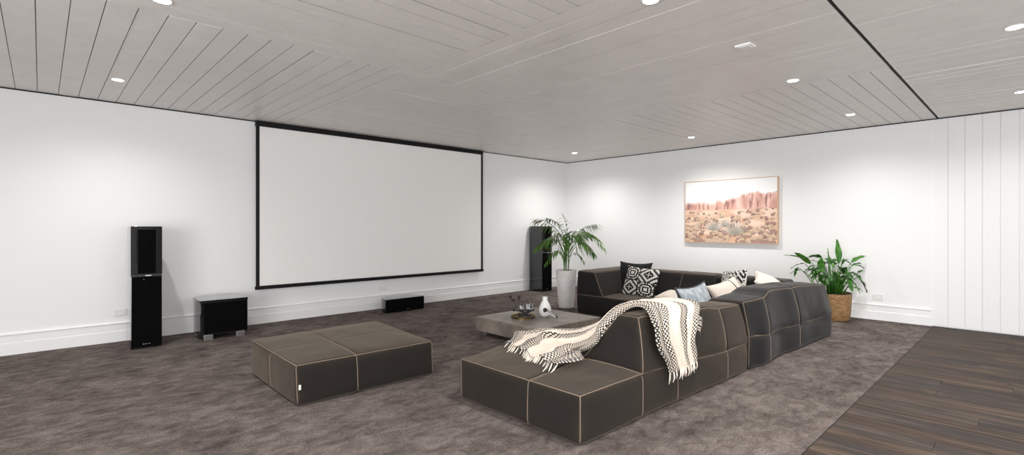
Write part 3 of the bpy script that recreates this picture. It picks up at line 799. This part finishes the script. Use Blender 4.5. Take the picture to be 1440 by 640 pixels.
# ------------------------------------------------------------------ throw
rows = [((2.56, 2.26, .335), (2.80, 3.03, .333)), ((2.68, 2.23, .345), (2.96, 3.10, .350)), ((2.84, 2.25, .350), (3.08, 3.14, .360)),
        ((2.955, 2.37, .345), (3.25, 3.02, .39)), ((2.950, 2.28, .395), (3.38, 2.78, .40)), ((2.962, 2.205, .450), (3.46, 2.50, .50)),
        ((2.985, 2.16, .55), (3.58, 2.26, .64)), ((3.10, 2.04, .695), (3.80, 2.09, .690)), ((3.14, 1.94, .705), (3.88, 1.91, .675)),
        ((3.06, 1.83, .620), (3.72, 1.825, .58)), ((3.09, 1.805, .470), (3.62, 1.80, .47)), ((3.17, 1.80, .350), (3.62, 1.795, .37)), ((3.235, 1.795, .262), (3.61, 1.79, .272))]
def catmull(P, t):
    n = len(P)-1; i = min(int(t), n-1); f = t-i
    p = [P[max(0, i-1)], P[i], P[i+1], P[min(n, i+2)]]
    return tuple(.5*((2*p[1][k])+(-p[0][k]+p[2][k])*f+(2*p[0][k]-5*p[1][k]+4*p[2][k]-p[3][k])*f*f+(-p[0][k]+3*p[1][k]-3*p[2][k]+p[3][k])*f**3) for k in range(3))
La, Ra = [r[0] for r in rows], [r[1] for r in rows]
Ma = [tuple((x+y)/2 for x, y in zip(*r)) for r in rows]
for k_, m_ in ((3, (3.04, 2.63, .375)), (4, (3.06, 2.42, .44)), (5, (3.11, 2.33, .51)), (6, (3.12, 2.25, .60)), (7, (3.30, 2.16, .70))): Ma[k_] = m_
NS, NT2 = 200, 110
def tbase(s, q):
    a, b, mm = Vector(catmull(La, s)), Vector(catmull(Ra, s)), Vector(catmull(Ma, s)); p = a*(2*(q-.5)*(q-1))+mm*(4*q*(1-q))+b*(2*q*(q-.5))
    if s < 4:                                                    # lies on the chaise with a gathered far edge
        p.z += .0
    return p
def tpoint(s, q):
    e = .02; p = tbase(s, q)
    ds = tbase(min(len(rows)-1, s+e), q)-tbase(max(0, s-e), q); dq = tbase(s, min(1, q+e))-tbase(s, max(0, q-e))
    n = ds.cross(dq).normalized()
    if s < 4.2 and n.z < 0: n = -n
    elif s >= 4.2:
        ref = Vector((0, 1, .3)) if s < 6.5 else (Vector((0, 0, 1)) if s < 8.4 else Vector((0, -1, .2)))
        if n.dot(ref) < 0: n = -n
    ph = q*2*PI*4.2+.9*math.sin(s*.8)+.6*math.sin(q*9+s*.5)
    seat = max(0, min(1, (4.5-s)/1.5)); edge = min(1, min(q, 1-q)*12+.15)
    amp = lerp(.017, .020, seat)*(.6 if 3.2 < s < 7.2 else 1)
    f = (.5+.5*math.sin(ph))**1.3*amp*edge
    f += .010*(.5+.5*math.sin(q*2*PI*9+s*1.3))*edge*(.4+.6*noise.noise(Vector((s, q*4, 1))))
    f += seat*.035*max(0, noise.noise(Vector((p.x*5.5, p.y*5.5, 3))))+.004
    if s > 4.2: f += .004
    if s < .0: f *= .3
    p = p+n*f
    if seat > 0: p += Vector((.05*noise.noise(Vector((q*6, s, 9))), .04*noise.noise(Vector((q*6, s, 4))), 0))*seat
    if s > 9: p.x += .012*math.sin(s*3+q*5)
    return p
th = None
bm = B(); uvl = bm.loops.layers.uv.new('UVMap'); G = [[tpoint(i/NS*(len(rows)-1), j/NT2) for j in range(NT2+1)] for i in range(NS+1)]
root = Vector((3.2, 2.4, .30))
acc = [0]
for i in range(1, NS+1): acc.append(acc[-1]+(tbase(i/NS*(len(rows)-1), .5)-tbase((i-1)/NS*(len(rows)-1), .5)).length)
VV = [[bm.verts.new(p-root) for p in r] for r in G]
for i in range(NS):
    for j in range(NT2):
        f = bm.faces.new((VV[i][j], VV[i+1][j], VV[i+1][j+1], VV[i][j+1]))
        for lp, (a, b) in zip(f.loops, ((i, j), (i+1, j), (i+1, j+1), (i, j+1))): lp[uvl].uv = (b/NT2*.9, acc[a]*1.15)
tT = thing('throw_blanket', 'cream and black woven throw with fringed ends, draped over the nearest sofa module', 'throw', root)
o = obj('blanket', bm, 'throw_weave', tT, smooth=180)
sd = o.modifiers.new('thick', 'SOLIDIFY'); sd.thickness = .004; sd.offset = 0
R = random.Random(2)
for k in range(30):                                             # hem fringe hanging down the sofa's outer side
    q = k/29; p = G[NS][int(q*NT2)]-root; L = R.uniform(.045, .075)
    pts = [p+Vector((R.uniform(-.004, .004), -.003, .008)), p+Vector((R.uniform(-.01, .01), -.008, -L*.5)), p+Vector((R.uniform(-.018, .018), -.004, -L))]
    dk = (q < .3 or .55 < q < .7 or q > .9) and k % 2; bm = B(); tube(bm, pts, [.0045, .0055, .002], 6); obj('tassel', bm, 'fringe_black' if dk else 'fringe_cream', tT, smooth=180)
for k in range(44):                                             # fringe resting on the chaise
    q = k/43; p = G[0][int(q*NT2)]-root; L = R.uniform(.05, .08); z = .316-root.z
    a = 2.95+R.uniform(-.35, .35); d = Vector((math.cos(a), -abs(math.sin(a))*.5-.15, 0)).normalized()
    pts = [p-d*.01, p+d*L*.4+Vector((0, 0, (z-p.z)*.6)), Vector(((p+d*L).x, (p+d*L).y, z))]
    dk = (q < .3 or .55 < q < .7 or q > .9) and k % 2; bm = B(); tube(bm, pts, [.0045, .0055, .002], 6); obj('tassel', bm, 'fringe_black' if dk else 'fringe_cream', tT, smooth=180)
for k in range(12):                                             # folded corner's fringe near the ridge
    i = int(NS*lerp(8.9, 9.7, k/11)/(len(rows)-1)); p = G[i][NT2]-root
    L = R.uniform(.03, .05); pts = [p, p+Vector((L*.6, -.008, -L*.35)), p+Vector((L*.8, -.01, -L))]
    bm = B(); tube(bm, pts, [.004, .005, .002], 6); obj('tassel', bm, 'fringe_black' if k % 2 else 'fringe_cream', tT, smooth=180)

# ------------------------------------------------------------------ coffee table
t = thing('coffee_table', 'low square concrete-look coffee table between ottoman and sofa', 'table', (4.29, 4.085, 0))
bm = B(); box(bm, -.52, .52, -.52, .52, .062, .225); obj('slab', bm, 'concrete', t, bevel=.006)
bm = B(); box(bm, -.42, .42, -.42, .42, .045, .064); obj('plinth', bm, 'black_satin', t)
for sx in (-1, 1):
    for sy in (-1, 1):
        bm = B(); ring = []
        tube(bm, [(sx*.44-.012, sy*.44, .022), (sx*.44+.012, sy*.44, .022)], .022, 20); tube(bm, [(sx*.44, sy*.44, .03), (sx*.44, sy*.44, .05)], .008, 8)
        obj('castor', bm, 'castor_grey', t, smooth=50)
TZ = .225
t = thing('tray', 'round brass-rimmed dark tray on the coffee table', 'tray', (4.145, 4.185, TZ))
bm = B(); lathe(bm, [(0, .006), (.138, .006), (.138, .0), (0, 0)], seg=48); obj('base', bm, 'black_wood', t, smooth=30)
bm = B(); lathe(bm, [(.136, 0), (.146, 0), (.148, .022), (.142, .026), (.138, .022), (.136, .006)], seg=48); obj('rim', bm, 'brass', t, smooth=40)
# stand with crossed legs
rz = -.72
t = thing('trivet_stand', 'black wooden stand with crossed legs on the brass tray', 'stand', (4.165, 4.165, TZ+.006), rz)
bm = B(); box(bm, -.125, .105, -.042, .042, .072, .092); obj('shelf', bm, 'black_wood', t, bevel=.006)
for yy in (-.03, .03):
    for s in (-1, 1):
        bm = B(); tube(bm, [(-.075*s, yy+.006*s, .006), (.0, yy+.006*s, .04), (.075*s, yy+.006*s, .075)], .009, 8); obj('leg', bm, 'black_wood', t, smooth=60)
bm = B(); ball(bm, (-.135, 0, .082), .020); obj('knob', bm, 'black_wood', t, smooth=180)
ca, sa = math.cos(rz), math.sin(rz)
for k, (lx, r, h, lab) in enumerate(((-.045, .028, .062, 'smaller clear glass on the black stand, nearer the stems with black balls'), (.048, .040, .072, 'larger clear glass on the black stand, nearer the white vase'))):
    t = thing('glass_tumbler', lab, 'glass', (4.165+lx*ca, 4.165+lx*sa, TZ+.098), 0, 'clear glasses on the black stand')
    bm = B(); lathe(bm, [(0, 0), (r*.94, 0), (r, .004), (r, h), (r-.0025, h), (r-.003, .007), (0, .006)], seg=32); obj('bowl', bm, 'glass', t, smooth=40)
# dried stems with black balls
t = thing('dried_stems', 'thin dried stems tipped with three black balls, standing on the tray', 'decoration', (4.13, 4.235, TZ+.006))
for dx, dz in ((-.105, .235), (-.07, .195), (-.002, .225)):
    d = Vector((.726*dx, -.688*dx, 0)); bm = B(); tube(bm, [(0, 0, 0), (d.x*.4, d.y*.4, dz*.55), (d.x, d.y, dz)], .0016, 6); s = obj('stem', bm, 'black_wood', t)
    bm = B(); ball(bm, (d.x, d.y, dz), .020); obj('ball', bm, 'black_wood', s, smooth=180)
# vase
t = thing('bottle_vase', 'white ceramic bottle vase on the coffee table', 'vase', (4.375, 4.045, TZ))
bm = B(); lathe(bm, [(0, 0), (.040, 0), (.052, .006), (.064, .03), (.0735, .065), (.073, .095), (.060, .135), (.042, .170), (.031, .19), (.029, .205), (.031, .232), (.028, .232), (.026, .20), (0, .19)], seg=48)
obj('body', bm, 'vase_white', t, smooth=60)
# wooden link chain
def torus(bm, c, R0, r, rot, seg=24, ms=8, stretch=1.5):
    M = rot.to_matrix(); rings = []
    for i in range(seg):
        a = 2*PI*i/seg; ctr = Vector((R0*stretch*math.cos(a), R0*math.sin(a), 0)); d = Vector((math.cos(a), math.sin(a), 0))
        rings.append([bm.verts.new(Vector(c)+M @ (ctr+d*r*math.cos(2*PI*k/ms)+Vector((0, 0, r*math.sin(2*PI*k/ms))))) for k in range(ms)])
    for i in range(seg):
        for k in range(ms): bm.faces.new((rings[i][k], rings[i][(k+1) % ms], rings[(i+1) % seg][(k+1) % ms], rings[(i+1) % seg][k]))
from mathutils import Euler
t = thing('wooden_chain', 'chunky black wooden chain links lying on the tray in front of the stand', 'decoration', (4.10, 4.10, TZ+.006), -.75)
for k, (x, e) in enumerate(((-.06, (0, 0, 0)), (.0, (1.2, 0, .1)), (.06, (.15, .1, -.1)))):
    bm = B(); torus(bm, (x, 0, .012 if k != 1 else .028), .026, .009, Euler(e)); obj('link', bm, 'black_wood', t, smooth=180)
# striped rods
t = thing('striped_rod', 'black and white striped rod leaning against the white vase', 'decoration', (4.36, 3.925, TZ))
a = Vector((-.075, .035, .092)); b = Vector((.028, -.05, .012)); d = (b-a)
for off, mt, nm in ((Vector((-.012, -.006, -.002)), 'vase_white', 'white_rod'), (Vector((0, 0, .006)), 'black_wood', 'black_rod'), (Vector((.010, .008, .010)), 'vase_white', 'white_rod'), (Vector((.018, .014, .016)), 'black_wood', 'black_rod')):
    bm = B(); tube(bm, [a+off, a+off+d*.5, b+off], .0055, 8); obj(nm, bm, mt, t, smooth=60)
bm = B(); tube(bm, [a+d*.9, a+d*1.06], .017, 12); obj('end_cap', bm, 'black_wood', t, smooth=50)
bm = B(); ball(bm, (a.x, a.y, a.z+.004), .026); obj('knob', bm, 'black_wood', t, smooth=180)

# ------------------------------------------------------------------ plants
Rv = Vector((.726, -.688, 0)); Fv = Vector((.688, .726, 0))
def palm():
    cx, cy = 6.12, 5.20
    t = thing('potted_palm', 'tall feathery palm in a tapered white pot, in the far room corner', 'plant', (cx, cy, 0))
    bm = B(); lathe(bm, [(0, 0), (.108, 0), (.118, .006), (.142, .25), (.163, .585), (.165, .6), (.158, .602), (.150, .575), (0, .57)], seg=48); obj('pot', bm, 'white_pot', t, smooth=50)
    bm = B(); lathe(bm, [(.152, .566), (.14, .582), (.05, .590), (0, .592)], seg=32); obj('soil', bm, 'soil', t, smooth=180)
    R = random.Random(6)
    stems = [(-.045, 0), (.012, .01), (.03, -.02), (-.01, .03)]
    # fronds: (stem, control points in (right, depth, z)), leaflets, length
    fr = [(0, [(-.03, 0, .95), (-.10, 0, 1.18), (-.28, .0, 1.36), (-.47, .02, 1.42)], 15, .24),
          (1, [(-.01, .02, 1.0), (-.06, .1, 1.22), (-.16, .2, 1.38), (-.30, .3, 1.44)], 13, .20),
          (1, [(.02, 0, 1.0), (.02, .02, 1.2), (.0, .02, 1.33), (-.03, .0, 1.43)], 5, .16),
          (2, [(.05, 0, .95), (.13, 0, 1.14), (.30, .05, 1.28), (.50, .1, 1.33)], 15, .20),
          (2, [(.05, -.02, .95), (.18, -.08, 1.12), (.38, -.12, 1.17), (.58, -.14, 1.00)], 16, .22),
          (0, [(-.05, -.02, .90), (-.15, -.1, 1.07), (-.32, -.18, 1.10), (-.50, -.2, .97)], 14, .20),
          (0, [(-.05, 0, .80), (-.12, -.04, .90), (-.22, -.08, .88), (-.34, -.1, .70)], 8, .13),
          (2, [(.05, 0, .75), (.09, -.05, .86), (.18, -.08, .86), (.27, -.1, .74)], 5, .10),
          (1, [(.02, -.05, 1.0), (.05, -.18, 1.15), (.08, -.35, 1.14), (.10, -.50, .98)], 14, .24),
          (1, [(.0, -.05, .95), (-.05, -.15, 1.10), (-.12, -.30, 1.08), (-.18, -.42, .92)], 13, .22),
          (3, [(0, .05, 1.0), (.08, .2, 1.18), (.2, .38, 1.22), (.34, .5, 1.12)], 14, .22),
          (3, [(0, .05, .95), (-.06, .2, 1.12), (-.16, .35, 1.15), (-.3, .45, 1.02)], 13, .22),
          (2, [(.04, -.04, .95), (.14, -.12, 1.06), (.26, -.2, 1.04), (.40, -.26, .88)], 12, .20),
          (2, [(.04, 0, 1.0), (.1, .0, 1.16), (.22, -.06, 1.22), (.36, -.1, 1.19)], 12, .20),
          (1, [(.01, 0, .95), (-.0, -.08, 1.12), (.03, -.2, 1.2), (.16, -.3, 1.15)], 12, .22)]
    for si, ctrl, nl, LL in fr:
        sx, sy = stems[si]; base = Vector((sx, sy, .57)); pts = [base]+[Rv*a+Fv*b+Vector((0, 0, z)) for a, b, z in ctrl]
        P = [Vector(catmull([tuple(q) for q in pts], k/6)) for k in range(0, 6*(len(pts)-1)+1)]
        bm = B(); n = len(P); tube(bm, P, [lerp(.0085, .0018, (k/(n-1))**.6) for k in range(n)], 6)
        def leaflet(p, d, side, L, w, droop):
            fwd = d.normalized(); outd = (side*.9+fwd*.75).normalized(); q = p.copy(); prev = None
            m = 5; dirv = outd.copy()
            for k in range(m+1):
                s = k/m; ww = w*math.sin(PI*min(1, .12+s*.88))**.8 if k < m else 0.0004
                wd = dirv.cross(Vector((0, 0, 1))); wd = wd.normalized() if wd.length > .05 else fwd
                a, b = bm.verts.new(q+wd*ww), bm.verts.new(q-wd*ww)
                if prev: bm.faces.new((prev[0], a, b, prev[1]))
                prev = (a, b); dirv = (dirv+Vector((0, 0, -droop))).normalized(); q = q+dirv*(L/m)
        start = 11 if nl > 6 else 10
        for k in range(nl):
            s = k/(nl-1); idx = lerp(start, n-2, s); i = int(idx); p = P[i].lerp(P[min(n-1, i+1)], idx-i); d = P[min(n-1, i+1)]-P[max(0, i-1)]
            sd = d.cross(Vector((0, 0, 1))).normalized()
            Lk = LL*1.25*(.55+.55*math.sin(PI*(.15+.75*s)))*R.uniform(.88, 1.1)
            for sgn in (-1, 1): leaflet(p, d, sd*sgn+Vector((0, 0, R.uniform(-.1, .25))), Lk, .0108, R.uniform(.16, .34))
        leaflet(P[-2], P[-1]-P[-2], (P[-1]-P[-2]).normalized(), LL*.7, .008, .12)
        obj('frond', bm, 'leaf_palm', t, smooth=180)
palm()

def lily():
    cx, cy = 8.03, 1.97
    t = thing('potted_peace_lily', 'broad-leaved green plant in a woven basket beside the sofa end', 'plant', (cx, cy, 0))
    prof = [(0, .0), (.185, .0), (.200, .012), (.215, .10), (.222, .20), (.226, .30), (.228, .365), (.224, .372), (.214, .368), (.206, .30), (0, .28)]
    bm = B(); lathe(bm, prof, seg=64, uvscale=.21); obj('basket', bm, 'wicker', t, smooth=50)
    bm = B(); lathe(bm, [(.212, .352), (.15, .352), (0, .358)], seg=32); obj('soil', bm, 'soil', t, smooth=180)
    bm = B()
    lathe(bm, [(.218, .366), (.226, .374), (.222, .384), (.212, .378)], seg=48); obj('basket_rim', bm, 'black_wood', t, smooth=180)
    R = random.Random(12)
    def leaf(b0, base, tip, width, sag, mat, twist=0., curl=0.):
        """stalk from soil to blade base, blade to tip"""
        bm = B(); mid = b0.lerp(base, .55)+Vector((0, 0, .05))
        tube(bm, [b0, b0.lerp(mid, .5)+Vector((0, 0, .015)), mid, mid.lerp(base, .6)+Vector((0, 0, .01)), base], [.0065, .006, .005, .0045, .004], 6)
        d = tip-base; L = d.length; dn = d.normalized(); side = dn.cross(Vector((0, 0, 1)))
        side = side.normalized() if side.length > .15 else Rv.copy()
        side = Matrix.Rotation(twist, 3, dn) @ side; nrm = side.cross(dn).normalized()
        if nrm.z < -.05: nrm = -nrm
        n, m = 10, 4; G = []
        for i in range(n+1):
            s = i/n; c = base.lerp(tip, s)+Vector((0, 0, sag*4*s*(1-s)))
            w = width*(math.sin(PI*s**.8)**.75)*(1-.1*s) if 0 < i < n else .0006
            row = []
            for j in range(-m, m+1):
                q = j/m; row.append(bm.verts.new(c+side*w*q+nrm*(abs(q)*w*.35+.006*math.sin(s*13+q*2)*abs(q)+curl*s*s)))
            G.append(row)
        for i in range(n):
            for j in range(2*m): bm.faces.new((G[i][j], G[i+1][j], G[i+1][j+1], G[i][j+1]))
        for q in bm.verts: q.co.x = min(q.co.x, XR-.03-cx)
        obj('leaf', bm, mat, t, smooth=180)
    k = .00993*1.0
    def LZ(u, v, dep=0.): return Rv*((u-1187)*(1+dep/7.)*k)+Fv*dep+Vector((0, 0, 1.303-(v-318)*k*(1+dep/7.)))
    big = [((1155, 369), (1115.5, 359), .048, .02, 0, -.05, 'leaf_lily'), ((1160, 372), (1137, 355), .045, .01, .8, .05, 'leaf_lily'),
           ((1196, 371), (1193, 336), .052, 0, 0, 0, 'leaf_lily'), ((1213, 370), (1235, 360), .045, .015, .3, 0, 'leaf_lily'),
           ((1142, 371), (1120, 378), .026, .02, .3, -.1, 'leaf_lily_dark'), ((1150, 380), (1136, 385), .03, .01, .2, .1, 'leaf_lily_dark'),
           ((1176, 363), (1155, 363), .05, .02, .5, .05, 'leaf_lily_dark'), ((1163, 380), (1161, 362), .05, 0, .2, -.12, 'leaf_lily'),
           ((1178, 371), (1176, 354), .03, 0, .9, -.05, 'leaf_lily'), ((1185, 375), (1182, 349), .012, 0, 0, .02, 'leaf_lily'),
           ((1196, 392), (1199, 412), .05, .01, .2, -.18, 'leaf_lily'), ((1183, 382), (1189, 399), .055, .01, .1, -.12, 'leaf_lily'),
           ((1208, 384), (1220, 398), .055, .01, .4, -.1, 'leaf_lily'), ((1222, 390), (1234, 412), .05, .015, .3, -.02, 'leaf_lily_dark'),
           ((1226, 384), (1237, 381), .026, .01, .2, .05, 'leaf_lily_dark'), ((1226, 386), (1239, 396), .022, .02, .1, .1, 'leaf_lily_dark'),
           ((1210, 374), (1225, 378), .05, .02, .1, -.08, 'leaf_lily'), ((1206, 366), (1220, 373), .05, .015, .4, .08, 'leaf_lily'),
           ((1166, 388), (1153, 397), .045, .01, .2, -.05, 'leaf_lily'), ((1145, 376), (1142, 390), .035, .01, .4, .1, 'leaf_lily_dark'),
           ((1190, 372), (1205, 366), .055, .02, .2, .1, 'leaf_lily'), ((1172, 378), (1160, 384), .05, .02, .2, .12, 'leaf_lily_dark'),
           ((1208, 405), (1219, 410), .035, .015, .2, -.12, 'leaf_lily'), ((1205, 396), (1212, 413), .02, .01, .2, -.16, 'leaf_lily')]
    for bp, tp, w, sg, tw, dep, mt in big:
        b = LZ(bp[0], bp[1], dep); tt = LZ(tp[0], tp[1], dep*1.3)
        b0 = Vector((b.x*.35+R.uniform(-.03, .03), b.y*.35+R.uniform(-.03, .03), .35)); leaf(b0, b, tt, w*.92, sg, mt, tw)
    for i in range(38):
        a = R.uniform(0, 2*PI); rr = R.uniform(.05, .24); z = R.uniform(.50, .80)
        b = Vector((math.cos(a)*rr, math.sin(a)*rr, z)); out = Vector((math.cos(a), math.sin(a), 0)); L = R.uniform(.13, .2)
        tt = b+out*L*.8+Vector((0, 0, R.uniform(-.16, .08)))
        if tt.x+cx > XR-.03: tt.x = XR-.03-cx
        b0 = Vector((b.x*.4, b.y*.4, .35)); leaf(b0, b, tt, R.uniform(.028, .046), .02, R.choice(['leaf_lily', 'leaf_lily_dark', 'leaf_lily_dark']), R.uniform(-.5, .5))
lily()

# ------------------------------------------------------------------ camera, world, colour
cam = bpy.data.cameras.new('camera'); cam.sensor_width = 36; cam.lens = 36*700/1440; cam.shift_y = -2/1440
co = bpy.data.objects.new('camera', cam); C.objects.link(co)
th = math.atan(739/700); co.location = (0, 0, 1.303); co.rotation_euler = (PI/2, 0, th-PI/2); cam.clip_start = .05
SC.camera = co
w = bpy.data.worlds.new('world'); SC.world = w; w.use_nodes = True
w.node_tree.nodes['Background'].inputs[0].default_value = (.9, .95, 1, 1); w.node_tree.nodes['Background'].inputs[1].default_value = 0.02
SC.view_settings.view_transform = 'Standard'; SC.view_settings.look = 'None'; SC.view_settings.gamma = 1
SC.view_settings.exposure = -0.03; SC.view_settings.use_curve_mapping = False
SC.cycles.max_bounces = 10; SC.cycles.diffuse_bounces = 6
